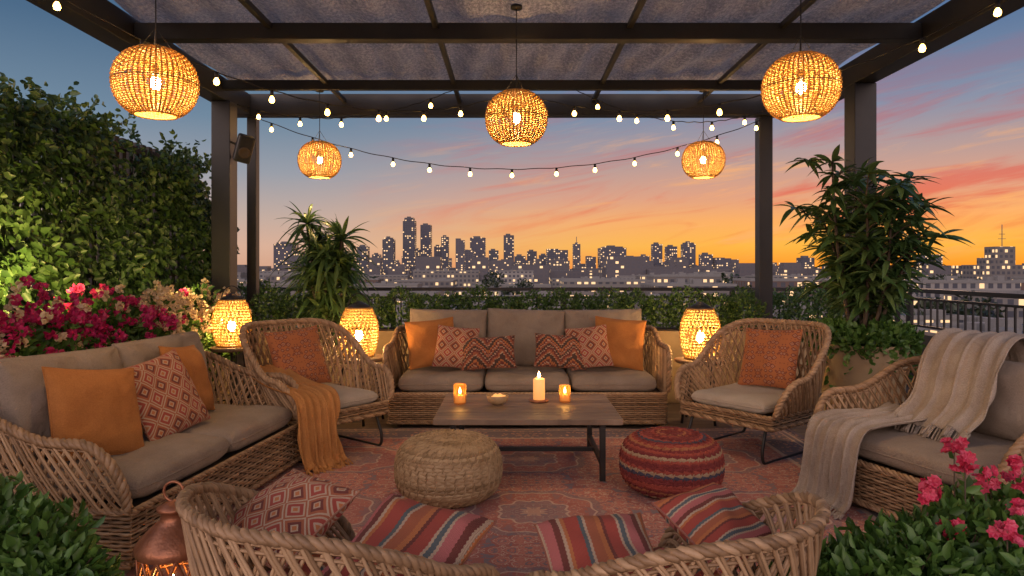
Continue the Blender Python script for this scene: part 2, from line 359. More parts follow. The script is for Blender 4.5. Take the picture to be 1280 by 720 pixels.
def wicker_frame(parent,W,D,r,z0,z1,arm,back,flare,gap=.05,delta=.09,legs=None,armk=.45,frontr=.2,rimr=1.0):
    mb=MB(); U=ush(W,D,r)
    ns=int(((2*(W+D))/.05)//2*2)*4
    L,LL=resample(np.vstack([U]),ns*3//4); F_,_=resample(np.array([[W/2,-D/2],[-W/2,-D/2]]),ns//4)
    loop,LL=resample(np.vstack([L,F_[1:-1]]),ns,True)
    for _ in range(2): loop=(np.roll(loop,1,0)+loop*2+np.roll(loop,-1,0))/4
    tn=nrm(np.roll(loop,-1,0)-np.roll(loop,1,0)); no=np.stack([-tn[:,1],tn[:,0]],1)
    pitch=.017; rows=max(2,int((z1-z0)/pitch)); i=np.arange(ns)
    rowsP=[]
    for k in range(rows):
        off=.006*np.sin(np.pi*i/4*1.0+np.pi*(k%2))
        q=loop+no*off[:,None]
        rowsP.append(np.column_stack([q,np.full(ns,z0+pitch*(k+.5))]))
    tubes(mb,np.array(rowsP),pitch*.5,4,closed=True)
    st=loop[::8]
    tubes(mb,np.stack([np.column_stack([st,np.full(len(st),z)]) for z in(z0,z1)],1),.005,4)
    inner=loop-no*.012
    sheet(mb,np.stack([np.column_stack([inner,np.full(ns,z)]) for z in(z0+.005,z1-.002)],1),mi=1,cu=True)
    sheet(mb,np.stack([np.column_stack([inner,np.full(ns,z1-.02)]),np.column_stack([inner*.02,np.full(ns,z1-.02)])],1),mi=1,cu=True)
    braid(mb,np.column_stack([np.vstack([loop,loop[:1]])+0,np.full(ns+1,z1)]),.016,.009)
    braid(mb,np.column_stack([np.vstack([loop,loop[:1]])+0,np.full(ns+1,z0+.01)]),.016,.010)
    n=260; Up,UL=resample(U,n); tn=nrm(np.gradient(Up,axis=0)); no=np.stack([-tn[:,1],tn[:,0]],1)
    f=(Up[:,1]+D/2)/D; h=arm+(back-arm)*sst(armk,.97,f)
    e=np.clip((Up[:,1]+D/2)/frontr,0,1); er=np.sqrt(np.clip(1-(1-e)**2,0,1)); h=z1+.02+(h-z1-.02)*er
    fl=flare*(.25+.75*er)
    s=np.linspace(0,1,n)
    def S(ss,t,o=0):
        ss=np.clip(ss,0,1)
        x=np.interp(ss,s,Up[:,0]);y=np.interp(ss,s,Up[:,1]);nx=np.interp(ss,s,no[:,0]);ny=np.interp(ss,s,no[:,1]);hh=np.interp(ss,s,h);ff=np.interp(ss,s,fl)
        k=ff*np.power(t,.8)+o
        return np.stack([x+nx*k,y+ny*k,z1+(hh-z1)*t],-1)
    rim=S(s,np.ones(n))
    rim,_=resample(rim,int(UL/.014))
    braid(mb,rim,.022*rimr,.0135*rimr,3,70)
    N=int(UL/gap); t=np.linspace(0,1,9)
    s0=(np.arange(N)+.5)/N; dl=delta/UL
    for sg,o in((1,.005),(-1,-.005)):
        for j in(0,.22):
            ss=s0[:,None]+j/N+sg*dl*(t[None]-.5)*2*(1)+rng.normal(0,.0012,(N,1))
            P=S(ss,np.broadcast_to(t,ss.shape),o); tubes(mb,P,.0062,5)
    for tt in(.90,.95):
        Pq=S(s,np.full(n,tt)); tubes(mb,Pq,.006,4)
    Pq=S(s,np.full(n,.45)); tubes(mb,Pq,.006,4)
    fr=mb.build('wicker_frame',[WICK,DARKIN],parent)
    if legs=='metal':
        lm=MB()
        for sx in(-1,1):
            x=sx*(W/2-.08)
            P=np.array([(x,-D/2+.06,z0+.02),(x+sx*.01,-D/2-.01,.10),(x+sx*.01,-D/2-.0,.014),(x+sx*.01,D/2-.05,.014),(x+sx*.01,D/2-.02,.10),(x,D/2-.12,z0+.02)])
            P,_=resample(P,60); 
            for _ in range(3): P[1:-1]=(P[:-2]+P[1:-1]*2+P[2:])/4
            tubes(lm,P,.011,8,caps=True)
        for yy in(-D/2+.07,D/2-.13):
            tubes(lm,np.array([(-W/2+.08,yy,z0+.0),(W/2-.08,yy,z0+.0)]),.011,8)
        lm.build('metal_sled_legs',METAL,parent)
    elif legs=='feet':
        lm=MB()
        for sx in(-1,1):
            for sy in(-1,1):
                lathe(lm,[(0,.0),(.02,0),(.028,z0+.02),(0,z0+.02)],(sx*(W/2-.08),sy*(D/2-.09),0),12)
        lm.build('feet',DARKIN,parent)
    return fr
def cushmesh(w,h,t,p=2.3,seed=0,ear=.06,n=28,wr=.006,sag=0,pipe=True):
    mb=MB(); tt=np.linspace(-1,1,n); q=np.sign(tt)*(1-(1-np.abs(tt))**(1.7 if p<3 else 2.4))
    u,v=np.meshgrid(q,q,indexing='ij')
    x=u*w/2*(1-ear*(1-v*v)*np.abs(u)); y=v*h/2*(1-ear*(1-u*u)*np.abs(v))
    k=1-.035*(np.abs(u*v))**6*(0 if ear>0 else 1)
    x=x*k;y=y*k
    th=t/2*((1-np.abs(u)**p)*(1-np.abs(v)**p))**(1/ (2.0 if p<3 else 3.2))
    edge=((1-np.abs(u)**4)*(1-np.abs(v)**4))**.5
    sx=seed*13.7
    def nz(s,o): return np.array([[noise.noise(Vector((x[i,j]*s+sx,y[i,j]*s+o,o))) for j in range(n)] for i in range(n)])
    n1=nz(5,1.3+seed)*1.6+nz(13,5.1+seed)*.6
    cr=0
    for (a,b) in((1,1),(-1,1),(1,-1),(-1,-1)):
        dx=u-a;dy=v-b;rr=np.sqrt(dx*dx+dy*dy);an=np.arctan2(dy,dx)
        cr=cr+np.sin(an*9+seed)*np.exp(-rr*2.2)
    zt=th+edge*(n1*wr*1.6+cr*wr*1.0)
    if sag: zt=zt-sag*np.exp(-((u)**2+(v)**2)*2.2)
    zb=-th-edge*(nz(5,9.3+seed)*wr*1.5+cr*wr)
    UV=np.stack([u*.5*w/max(w,h)+.5,v*.5*h/max(w,h)+.5],-1)
    sheet(mb,np.stack([x,y,zt],-1),UV); sheet(mb,np.stack([x,y,zb],-1),UV,flip=True)
    if pipe:
        ed=np.concatenate([np.stack([x[:,0],y[:,0]],1)[:-1],np.stack([x[-1,:],y[-1,:]],1)[:-1],np.stack([x[::-1,-1],y[::-1,-1]],1)[:-1],np.stack([x[0,::-1],y[0,::-1]],1)[:-1]])
        tubes(mb,np.column_stack([ed,np.zeros(len(ed))]),.0045,5,closed=True)
    return mb
def pillow(name,w,h,t,mat,M,seed=0,**k):
    k.setdefault('wr',.013)
    mb=cushmesh(w,h,t,seed=seed,**k); return mb.build(name,mat,M=M)
def PL(x,y,z,lean=18,roll=0,rz=0): return T(x,y,z)@RZ(rz)@RX(90-lean)@RZ(roll)
def seat_unit(name,W,D,loc,rz,n,z0=.05,z1=.3,arm=.6,back=.8,r=.14,flare=.05,legs='feet',cmat=None,backc=True,bch=.5,armk=.45,sh=.16,gap=.05,rimr=1.0):
    Mw=T(*loc)@RZ(rz); e=empty(name,Mw); cmat=cmat or TAUPE
    wicker_frame(e,W,D,r,z0,z1,arm,back,flare,legs=legs,armk=armk,gap=gap,rimr=rimr)
    cw=(W-.13)/n; dep=D-.10
    for i in range(n):
        xx=-(W-.13)/2+cw*(i+.5)
        cushmesh(cw-.006,dep,sh,p=7,seed=i+len(name),ear=0,sag=.018,n=36,wr=.007).build('seat_cushion',cmat,e,T(xx,-.035,z1+sh/2-.005))
        if backc:
            cushmesh(cw-.004,bch,.20,p=3.6,seed=i+3.3+len(name),ear=.015,n=34,wr=.019).build('back_cushion',cmat,e,T(xx,D/2-.17,z1+sh+bch/2-.03)@RX(90-13)@RZ(random.uniform(-2.5,2.5)))
    return e,Mw
e,MS=seat_unit('outdoor_wicker_sofa',2.34,.88,(.13,6.18,0),0,3,z0=.04,z1=.29,arm=.66,back=.78,flare=.05,bch=.54)
for nm,x,z,w_,h_,mt,ro,rz_,y_ in [('throw_pillow',-.86,.67,.44,.44,ORANGE,6,8,.02),('throw_pillow',-.63,.64,.38,.38,DIAM2,-5,-4,-.07),('throw_pillow',-.34,.60,.48,.29,KILIM,3,0,-.14),
    ('throw_pillow',.30,.61,.46,.30,KILIM,-4,3,-.12),('throw_pillow',.56,.64,.38,.38,DIAM2,6,5,-.06),('throw_pillow',.84,.67,.46,.46,ORANGE,-5,-8,.02)]:
    pillow(nm,w_,h_,.15,mt,MS@PL(x,y_,z,20,ro,rz_),seed=x*7)
e,ML=seat_unit('outdoor_wicker_loveseat',1.72,.86,(-1.97,3.86,0),83,2,z0=.05,z1=.29,arm=.60,back=.76,flare=.07,bch=.50,armk=.35)
pillow('throw_pillow',.46,.46,.17,ORANGE,ML@PL(-.50,.02,.64,24,-9,-16),seed=1)
pillow('throw_pillow',.48,.46,.16,DIAM,ML@PL(-.02,-.02,.63,26,8,-8),seed=2)
pillow('throw_pillow',.46,.44,.16,ORANGE,ML@PL(.36,.08,.66,20,-6,10),seed=3)
for nm,loc,rz in (('wicker_lounge_chair',(-1.48,5.12,0),52),('wicker_lounge_chair',(1.82,5.12,0),-52)):
    e,Mc=seat_unit(nm,.76,.78,loc,rz,1,z0=.25,z1=.335,arm=.58,back=.92,r=.30,flare=.09,legs='metal',cmat=CREAMF,backc=False,armk=.30,sh=.11,gap=.045)
    if rz>0: MCL=Mc
    else: MCR=Mc
    pillow('throw_pillow',.47,.46,.14,FADED,Mc@PL(0,.20,.66,20,3,0),seed=rz)
e,MR=seat_unit('wicker_armchair',1.0,.92,(2.42,3.72,0),-70,1,z0=.05,z1=.28,arm=.60,back=.78,r=.24,flare=.08,legs='feet',bch=.43,armk=.35)
e,MFL=seat_unit('wicker_tub_chair',.70,.70,(-.56,2.17,0),140,1,z0=.06,z1=.23,arm=.45,back=.665,r=.32,flare=.08,legs='feet',backc=False,cmat=STRIPE,armk=.20,sh=.13,gap=.040,rimr=.85)
e,MFR=seat_unit('wicker_tub_chair',.64,.66,(.52,2.14,0),-140,1,z0=.06,z1=.23,arm=.44,back=.645,r=.30,flare=.08,legs='feet',backc=False,cmat=STRIPE,armk=.20,sh=.13,gap=.040,rimr=.85)
pillow('striped_pillow',.52,.40,.16,STRIPE2,T(-.33,2.14,.455)@RZ(-18)@RY(8)@RX(14)@RZ(90),seed=4,ear=.09)
pillow('patterned_pillow',.40,.35,.15,DIAM,T(-.77,2.34,.50)@RZ(-40)@RX(30)@RZ(0),seed=5)
pillow('striped_pillow',.44,.36,.15,STRIPE2,T(.28,2.09,.445)@RZ(20)@RY(-8)@RX(14)@RZ(75),seed=6,ear=.09)
pillow('patterned_pillow',.34,.31,.14,STRIPE,T(.69,2.30,.485)@RZ(38)@RX(28),seed=7)

# throws
def chaikin(P,it=3):
    P=np.asarray(P,float)
    for _ in range(it):
        Q=[P[0]]
        for a,b in zip(P[:-1],P[1:]): Q+= [a*.75+b*.25,a*.25+b*.75]
        Q.append(P[-1]); P=np.array(Q)
    return P
def throw(name,prof,x0,x1,mat,Mw,folds=5,amp=.02,seed=0,skew=0,narrow=0,fringe=True):
    P,L=resample(chaikin(prof),70); n=56; tn=nrm(np.gradient(P,axis=0)); no=np.stack([-tn[:,1],tn[:,0]],1)
    if no[35,1]<0: no=-no
    mb=MB(); u=np.linspace(0,1,n); t=np.linspace(0,1,70)
    U_,T_=np.meshgrid(u,t,indexing='ij')
    wob=np.array([[noise.noise(Vector((a_*3+seed*5,b_*3.2,seed))) for b_ in t] for a_ in u])
    ph=seed+1.5*np.sin(T_*3+seed)+4*wob
    off=amp*(np.sin(U_*folds*2*np.pi+ph)+.5*np.sin(U_*folds*4.7*np.pi+ph*2+1))*(.45+.75*T_)*(.6+1.2*np.abs(wob))+amp
    y=P[None,:,0]+no[None,:,0]*off; z=P[None,:,1]+no[None,:,1]*off
    xc=(x0+x1)/2; wd=(x1-x0)*(1-narrow*T_)
    x=xc+(U_-.5)*wd+skew*T_+.05*wob+.012*np.sin(U_*folds*2*np.pi+ph+1.3)
    z=z+.012*np.sin(U_*7+seed)*T_
    z=np.maximum(z,.02)
    Q=np.stack([x,y,z],-1)
    sheet(mb,Q,np.stack([U_*(x1-x0),T_*L],-1))
    if fringe:
        e0=Q[:,-1]; e1=e0+(Q[:,-1]-Q[:,-4])*1.1; e1=np.maximum(e1,[-9,-9,.016])
        k=np.linspace(0,n-1,int(n*1.3)); I=k.astype(int)
        A=e0[I]+rng.normal(0,.002,(len(I),3)); B=e1[I]+rng.normal(0,.006,(len(I),3)); B[:,2]-=.02; B[:,2]=np.maximum(B[:,2],.014)
        tubes(mb,np.stack([A,(A+B)/2,B],1),.0028,4)
    ob=mb.build(name,mat,M=Mw); s=ob.modifiers.new('thick','SOLIDIFY'); s.thickness=.006; s.offset=0
    return ob
throw('throw_blanket',[(.22,.62),(.05,.56),(-.2,.51),(-.38,.50),(-.47,.46),(-.49,.25),(-.51,.06),(-.55,.02)],-.47,-.14,OTHROW,MCL,6,.014,1.0,skew=-.02)
throw('throw_blanket',[(.60,.50),(.62,.80),(.52,.945),(.40,.96),(.25,.93),(.14,.78),(.07,.58),(-.10,.475)],-.36,.10,BTHROW,MR,4,.016,2.0,skew=.05)
throw('throw_blanket',[(.10,.50),(-.1,.475),(-.38,.475),(-.52,.45),(-.55,.25),(-.57,.07),(-.62,.02)],-.50,-.12,BTHROW,MR,5,.018,3.0,skew=-.02)

# ------------------------------------------------------------ coffee table
m,g_,p=newmat('weathered_wood'); v=g_.tc('Object'); x,y,z=g_.sep(v)
wn=g_.n('ShaderNodeTexWhiteNoise',noise_dimensions='1D'); g_.l(g_.m('FLOOR',g_.m('DIVIDE',y,.1)),wn.inputs['W'])
gr=g_.noise(g_.comb(g_.m('MULTIPLY',x,3.0),g_.m('MULTIPLY',y,60.0),wn.outputs[0]),1.0,5,.65,.6)
g_.l(g_.ramp(g_.m('ADD',g_.m('MULTIPLY',gr,.8),g_.m('MULTIPLY',wn.outputs[0],.2)),[(.25,(.08,.052,.035,1)),(.5,(.20,.135,.09,1)),(.8,(.33,.235,.165,1))]),p.inputs['Base Color'])
p.inputs['Roughness'].default_value=.55; g_.l(g_.bump(gr,.4,.003),p.inputs['Normal']); WOOD=m
e=empty('coffee_table',T(.10,4.66,0))
mb=MB()
for i in range(8):
    y0=-.43+i*.1075; sbox(mb,-.59,.59,y0+.002,y0+.1045,.375,.41)
mb.build('plank_top',WOOD,e,smooth=False,bevel=.003)
mb=MB()
for sx in(-1,1):
    x=sx*.47
    for sy in(-1,1): sbox(mb,x-.018,x+.018,sy*.36-.018,sy*.36+.018,0,.345)
    sbox(mb,x-.018,x+.018,-.38,.38,.346,.373)
    sbox(mb,x-.015,x+.015,-.341,.341,.10,.13)
sbox(mb,-.454,.454,-.015,.015,.102,.128)
sbox(mb,-.45,.45,-.015,.015,.348,.372)
mb.build('metal_legs',METAL,e,smooth=False,bevel=.002)
# candles
GLASS,g_,p=newmat('amber_glass'); p.inputs['Base Color'].default_value=(.9,.6,.3,1); p.inputs['Roughness'].default_value=.08
tb=g_.n('ShaderNodeBsdfTransparent'); tb.inputs[0].default_value=(1,.90,.74,1); fz=g_.n('ShaderNodeFresnel'); mx=g_.n('ShaderNodeMixShader'); g_.l(g_.m('MULTIPLY',fz.outputs[0],.6),mx.inputs[0]); g_.l(tb.outputs[0],mx.inputs[1]); g_.l(p.outputs[0],mx.inputs[2]); g_.l(mx.outputs[0],GLASS.node_tree.nodes['Material Output'].inputs[0])
WAX,g_,p=newmat('wax'); p.inputs['Base Color'].default_value=(.75,.5,.25,1); p.inputs['Emission Color'].default_value=(1,.42,.1,1); p.inputs['Emission Strength'].default_value=.75  # wax given a glow of its own, which also brightens the copper lantern
nolamp(WAX)
def flame(parent,z,s=1):
    mb=MB(); lathe(mb,[(0,z),(.005*s,z+.004*s),(.0075*s,z+.012*s),(.005*s,z+.022*s),(0,z+.036*s)],seg=8); mb.build('flame',FLAME,parent)
    mb=MB(); tubes(mb,np.array([(0,0,z-.012),(0,0,z+.004)]),.0012,5); mb.build('wick',DARKIN,parent)
def votive(x,y,h,r):
    e=empty('votive_candle',T(x,y,.412)); mb=MB()
    lathe(mb,[(0,.0),(r*.85,0),(r,.01),(r,h),(r-.003,h),(r-.003,.012),(0,.01)],seg=28); mb.build('glass_cup',GLASS,e)
    mb=MB(); lathe(mb,[(0,.0125),(r-.008,.0125),(r-.008,h*.45),(r*.5,h*.44),(0,h*.42)],seg=24); mb.build('wax',WAX,e); flame(e,h*.42+.012,1.3)
votive(-.36,4.72,.135,.044); votive(.37,4.78,.115,.040)
e=empty('pillar_candle',T(.19,4.80,.412)); mb=MB(); lathe(mb,[(0,0),(.065,0),(.07,.012),(.06,.014),(0,.014)],seg=30); mb.build('dish',COPPER,e)
mb=MB(); lathe(mb,[(0,.016),(.041,.016),(.041,.155),(.036,.162),(.02,.156),(0,.154)],seg=28); mb.build('wax_pillar',WAX,e); flame(e,.166,1.3)
e=empty('candle_bowl',T(-.10,4.70,.412)); mb=MB(); lathe(mb,[(0,0),(.035,0),(.065,.025),(.078,.062),(.074,.064),(.06,.03),(.03,.01),(0,.008)],seg=30); mb.build('bowl',JUTE,e)
mb=MB()
for k in range(9):
    a=k*2.4; rr=.014+.004*k
    lathe(mb,[(0,-.017),(.012,-.012),(.018,0),(.012,.012),(0,.017)],(rr*math.cos(a),rr*math.sin(a),.045+.010*(k%2)),10)
mb.build('wax_beads',WAX,e)

# ------------------------------------------------------------ poufs
def pouf(name,loc,R,H,rr,matsf,mats):
    th=np.linspace(-1.25,np.pi/2,400); r=R*np.abs(np.cos(th))**.55; z=H/2*(1+np.sign(np.sin(th))*np.abs(np.sin(th))**.75)
    P,L=resample(np.column_stack([r,z]),int(3.0*(R+H)/rr*.36)); mb=MB()
    k=len(P); 
    for i,(r_,z_) in enumerate(P):
        if r_<rr: continue
        nseg=int(max(24,2*np.pi*r_/.011)); nb=max(6,int(round(2*np.pi*r_/.05))); a=np.linspace(0,2*np.pi,nseg,endpoint=False)
        q=np.stack([r_*np.cos(a),r_*np.sin(a),z_+0*a+.003*np.sin(a*3+i)],1)
        rad_=rr*(.95+.13*np.sin(a*nb+np.pi*(i%2)))
        tubes(mb,q[None],rad_[None],7,mi=matsf(i,k),closed=True)
        ks=nb; a2=np.linspace(0,2*np.pi,ks,endpoint=False)
        tt=np.linspace(-1,1,5); ph=tt*1.5
        d=P[min(i+1,k-1)]-P[max(i-1,0)]; d=d/ (np.linalg.norm(d)+1e-9); o=np.array([d[1],-d[0]])
        W_=[]
        for aa in a2:
            pts=[]
            for t_,p_ in zip(tt,ph):
                rad2=r_+ (o[0]*math.cos(p_)+d[0]*math.sin(p_))*rr*1.06; zz=z_+(o[1]*math.cos(p_)+d[1]*math.sin(p_))*rr*1.06
                ab=aa+t_*.012/max(r_,.05)
                pts.append((rad2*math.cos(ab),rad2*math.sin(ab),zz))
            W_.append(pts)
        tubes(mb,np.array(W_),.0035,4,mi=matsf(i,k))
    lathe(mb,[(0,H-.02),(R*.3,H-.02),(R*.8,H*.8),(R-.02,H/2),(R*.7,.02),(0,.02)],seg=32,mi=len(mats)-1)
    return mb.build(name,mats,M=T(*loc))
pouf('jute_pouf',(-.37,3.98,.02),.295,.34,.0175,lambda i,k:0,[JUTE,JUTE])
mats=[fabric('pouf_'+n,c,c2) for n,c,c2 in [('maroon',(.16,.025,.025,1),(.24,.04,.035,1)),('red',(.30,.055,.04,1),(.38,.08,.05,1)),('tan',(.36,.24,.14,1),(.44,.31,.19,1)),('navy',(.05,.05,.08,1),(.08,.07,.10,1)),('rust',(.34,.12,.05,1),(.40,.16,.075,1))]]
seq=[0,0,3,1,1,2,0,0,4,0,1,1,0,0,3,2,1,0,0,1,2,0,1,0,4,1,0,3,1,0,0,0,1,0,4,0]
pouf('woven_red_pouf',(.955,4.10,.02),.29,.33,.0165,lambda i,k:seq[i%len(seq)],mats+[DARKIN])

# ------------------------------------------------------------ pendants
def pendmesh():
    mb=MB(); R=.21;H=.186
    th=np.linspace(-1.13,1.2,36)
    a=np.linspace(0,2*np.pi,144,endpoint=False)
    P=[]
    for k,t_ in enumerate(th):
        r=R*math.cos(t_)**.75; z=H*math.sin(t_)
        rr=r+.0035*np.sin(a*24+np.pi*(k%2))
        P.append(np.stack([rr*np.cos(a),rr*np.sin(a),z+0*a],1))
    tubes(mb,np.array(P),.0037,4,closed=True)
    t2=np.linspace(-1.16,1.22,16); P=[]
    for q in range(48):
        for o in(-.012,.012):
            aa=q*2*np.pi/48+o
            P.append([(R*math.cos(x)**.75*math.cos(aa),R*math.cos(x)**.75*math.sin(aa),H*math.sin(x)) for x in t2])
    tubes(mb,np.array(P),.0028,4)
    for t_,r_ in((-1.16,.006),(1.22,.006),(0,.0045)):
        r=R*math.cos(t_)**.75
        tubes(mb,np.stack([r*np.cos(a),r*np.sin(a),H*math.sin(t_)+0*a],1),r_,6,closed=True)
    return mb
pm=None
def icos(mb,c,r,seg=10,rings=6,sx=1,mi=0):
    ph=np.linspace(-np.pi/2,np.pi/2,rings); lathe(mb,[(r*max(math.cos(p),0.001),r*sx*math.sin(p)) for p in ph],c,seg,mi)
for loc in [(-1.91,3.66,2.34),(.03,4.66,2.37),(1.65,3.9,2.38),(-1.93,6.85,2.43),(1.92,6.85,2.43)]:
    e=empty('wicker_pendant_lamp',T(*loc)@RZ(random.uniform(0,90)))
    if pm is None:
        pm=pendmesh().build('rattan_shade',WICKL,e).data
    else:
        o=bpy.data.objects.new('rattan_shade',pm); sc.collection.objects.link(o); o.parent=e
    mb=MB(); top=3.14-loc[2]
    tubes(mb,np.array([(0,0,.06),(0,0,.3),(0,0,top)]),.0035,6)
    for k in range(3):
        a=k*2.094; tubes(mb,np.array([(.090*math.cos(a),.090*math.sin(a),.175),(0,0,.30)]),.002,4)
    lathe(mb,[(0,.04),(.018,.04),(.018,.09),(.006,.1),(0,.1)],seg=12)
    lathe(mb,[(0,top-.02),(.04,top-.02),(.04,top),(0,top)],seg=16)
    mb.build('cord_and_socket',METAL,e)
    mb=MB(); icos(mb,(0,0,0),.030,sx=1.2); mb.build('bulb',BULB,e)

# string lights
def strand(A,B,sag,nb,name='string_lights'):
    A=np.array(A,float);B=np.array(B,float); t=np.linspace(0,1,80)
    P=A+(B-A)*t[:,None]; P[:,2]-=4*sag*t*(1-t)+.004*np.sin(t*90)
    mb=MB(); tubes(mb,P,.0045,5)
    for k in range(nb):
        tt=(k+.5)/nb+random.uniform(-.008,.008); c=A+(B-A)*tt; c[2]-=4*sag*tt*(1-tt)
        lathe(mb,[(0,0),(.012,0),(.014,-.04),(.0,-.04)],c,10,0)
        lathe(mb,[(.008,-.04),(.0165,-.055),(.020,-.069),(.015,-.083),(.0005,-.089)],c,8,1)
    mb.build(name,[METAL,SBULB])
strand((-2.72,3.75,2.98),(0,6.42,3.0),.42,9); strand((2.97,3.75,2.98),(.08,6.42,3.0),.42,9)
strand((-2.70,7.05,2.93),(2.75,7.05,2.95),.57,13)
strand((-2.72,6.75,2.97),(-.55,6.40,3.02),.20,5); strand((.60,6.40,3.02),(2.60,7.08,2.98),.20,5)

# ------------------------------------------------------------ pergola
e=empty('pergola')
mb=MB()
for (x,y,s) in [(-2.78,6.6,.09),(3.05,5.98,.095)]: sbox(mb,x-s,x+s,y-s,y+s,0,2.948)
for (x,y,s) in [(-2.76,7.28,.05),(2.67,7.24,.07)]: sbox(mb,x-s,x+s,y-s,y+s,0,2.948)
mb.build('posts',STEEL,e,smooth=False,bevel=.006)
mb=MB()
for x in(-2.82,3.05): sbox(mb,x-.09,x+.09,-.5,7.12,2.95,3.16)
sbox(mb,-3.0,3.25,7.13,7.29,2.951,3.17)
sbox(mb,-2.728,2.958,6.42,6.48,3.03,3.12)
sbox(mb,-2.728,2.958,4.92,5.02,3.00,3.12)
sbox(mb,-2.728,2.958,3.0,3.1,3.02,3.12)
mb.build('beams',STEEL,e,smooth=False,bevel=.005)
mb=MB()
for x in(-1.75,-.55,.85,1.95):
    for y0,y1 in((5.022,6.418),(3.102,4.918),(1.0,2.998),(6.482,7.128)): sbox(mb,x-.02,x+.02,y0,y1,3.075,3.118)
mb.build('rafters',STEEL,e,smooth=False,bevel=.004)
m,g_,p=newmat('shade_cloth'); v=g_.tc('Object'); x,y,z=g_.sep(v)
n1=g_.noise(g_.comb(g_.m('MULTIPLY',x,42.0),g_.m('MULTIPLY',y,22.0)),1.0,4,.8); n2=g_.noise(v,2.2,4,.6)
st=g_.noise(g_.comb(g_.m('MULTIPLY',x,9.0),g_.m('MULTIPLY',y,1.2)),1.0,3,.6,.5)
f=g_.m('ADD',g_.m('ADD',g_.m('MULTIPLY',n1,.65),g_.m('MULTIPLY',n2,.15)),g_.m('MULTIPLY',st,.25))
g_.l(g_.ramp(f,[(.42,(.07,.066,.07,1)),(.52,(.24,.23,.23,1)),(.62,(.58,.54,.52,1))]),p.inputs['Base Color']); p.inputs['Roughness'].default_value=.9
g_.l(g_.bump(g_.m('ADD',n1,g_.m('MULTIPLY',st,2.0)),.7,.04),p.inputs['Normal'])
translucent(m,g_,p,(.32,.32,.35,1),.25)
mb=MB(); u,v=np.meshgrid(np.linspace(-2.72,2.95,240),np.linspace(-.3,6.95,160),indexing='ij')
zz_=3.21-.045*np.abs(np.sin((u+.55)*2.45))-.010*np.sin(v*7+np.sin(u*3)*1.5)-.018*np.sin(u*19+v*1.5+1.5*np.sin(v*2+u))
sheet(mb,np.stack([u,v,zz_],-1)); mb.build('shade_cloth',m,e)
# speaker
mb=MB(); sbox(mb,-.075,.075,-.07,.07,-.13,.13); 
e=empty('outdoor_speaker',T(-2.56,6.52,2.49)@RZ(28)@RX(18)@RY(12)); mb.build('cabinet',METAL,e,smooth=False,bevel=.02)
mb=MB(); lathe(mb,[(0,0),(.05,0),(.055,.008),(.045,.012),(.02,-.004),(0,-.002)],seg=24); mb.build('driver',DARKIN,e,M=T(0,-.071,-.03)@RX(90))
mb=MB(); tubes(mb,np.array([(0,.06,0),(-.12,.08,.02)]),.012,6); mb.build('bracket',METAL,e)

# railing and parapet
CONC=simple('parapet_render',(.06,.055,.055,1),(.09,.08,.075,1),scale=3,bs=.2)
mb=MB(); box(mb,-3.6,4.75,8.0,8.2,0,.35); box(mb,4.5,4.75,-2,7.998,0,.62); mb.build('parapet_wall',CONC,smooth=False)
e=empty('metal_railing')
mb=MB()
sbox(mb,-3.6,4.68,8.07,8.12,1.08,1.12); sbox(mb,-3.6,4.6,8.08,8.11,.42,.45); sbox(mb,-3.6,4.6,8.08,8.11,.99,1.015)
sbox(mb,4.6,4.66,-2,8.065,1.07,1.115); sbox(mb,4.615,4.645,-2,8.065,.68,.705); sbox(mb,4.615,4.645,-2,8.065,.985,1.01)
mb.build('rails',METAL,e,smooth=False,bevel=.004)
mb=MB(); 
for x in np.arange(-3.5,4.6,.115): sbox(mb,x-.008,x+.008,8.086,8.102,.451,.989)
for y in np.arange(-2,8.05,.115): sbox(mb,4.622,4.638,y-.008,y+.008,.706,.984)
mb.build('balusters',METAL,e,smooth=False)
mb=MB()
for x in(-3.4,-1.4,.6,2.6,4.55): sbox(mb,x-.03,x+.03,8.05,8.069,.35,1.078)
for y in(0,2,4,6,7.9): sbox(mb,4.59,4.613,y-.03,y+.03,.62,1.068)
mb.build('rail_posts',METAL,e,smooth=False)

# ------------------------------------------------------------ foliage
def leaves(mb,C,D,Up,L,W,fold=.18,mi=0):
    D=nrm(D); S=nrm(np.cross(D,Up)); N=np.cross(S,D); L=np.broadcast_to(L,(len(C),))[:,None]; W=np.broadcast_to(W,(len(C),))[:,None]
    V=np.stack([C,C+D*L*.3+S*W*.48+N*W*fold,C+D*L*.68+S*W*.4+N*W*fold*.7,C+D*L-N*W*.25,C+D*L*.68-S*W*.4+N*W*fold*.7,C+D*L*.3-S*W*.48+N*W*fold],1)
    n=len(C); b=(np.arange(n)*6)[:,None]
    F=np.concatenate([b+np.array([[0,1,2,3]]),b+np.array([[0,3,4,5]])])
    mb.add(V.reshape(-1,3),F,None,mi)
def blades(mb,C,D,L,W,droop,seg=6,mi=0,pw=.75):
    n=len(C); t=np.linspace(0,1,seg+1); D=nrm(D); L=np.broadcast_to(L,(n,));W=np.broadcast_to(W,(n,)); droop=np.broadcast_to(droop,(n,))
    P=C[:,None]+D[:,None]*(L[:,None]*t)[:,:,None]; P[:,:,2]-=(droop*L)[:,None]*t**2
    Tn=nrm(np.gradient(P,axis=1)); S=nrm(np.cross(Tn,np.array([0,0,1.]))+rng.normal(0,.3,(n,1,3))); N=np.cross(S,Tn)
    w=(W[:,None]*.5*np.sin(np.pi*np.clip(t,.02,1)**pw))[:,:,None]+.001
    V=np.stack([P-S*w+N*w*.35,P,P+S*w+N*w*.35],2)
    idx=np.arange(n*(seg+1)*3).reshape(n,seg+1,3)
    F=np.stack([idx[:,:-1,:-1],idx[:,1:,:-1],idx[:,1:,1:],idx[:,:-1,1:]],-1).reshape(-1,4)
    mb.add(V,F,None,mi)
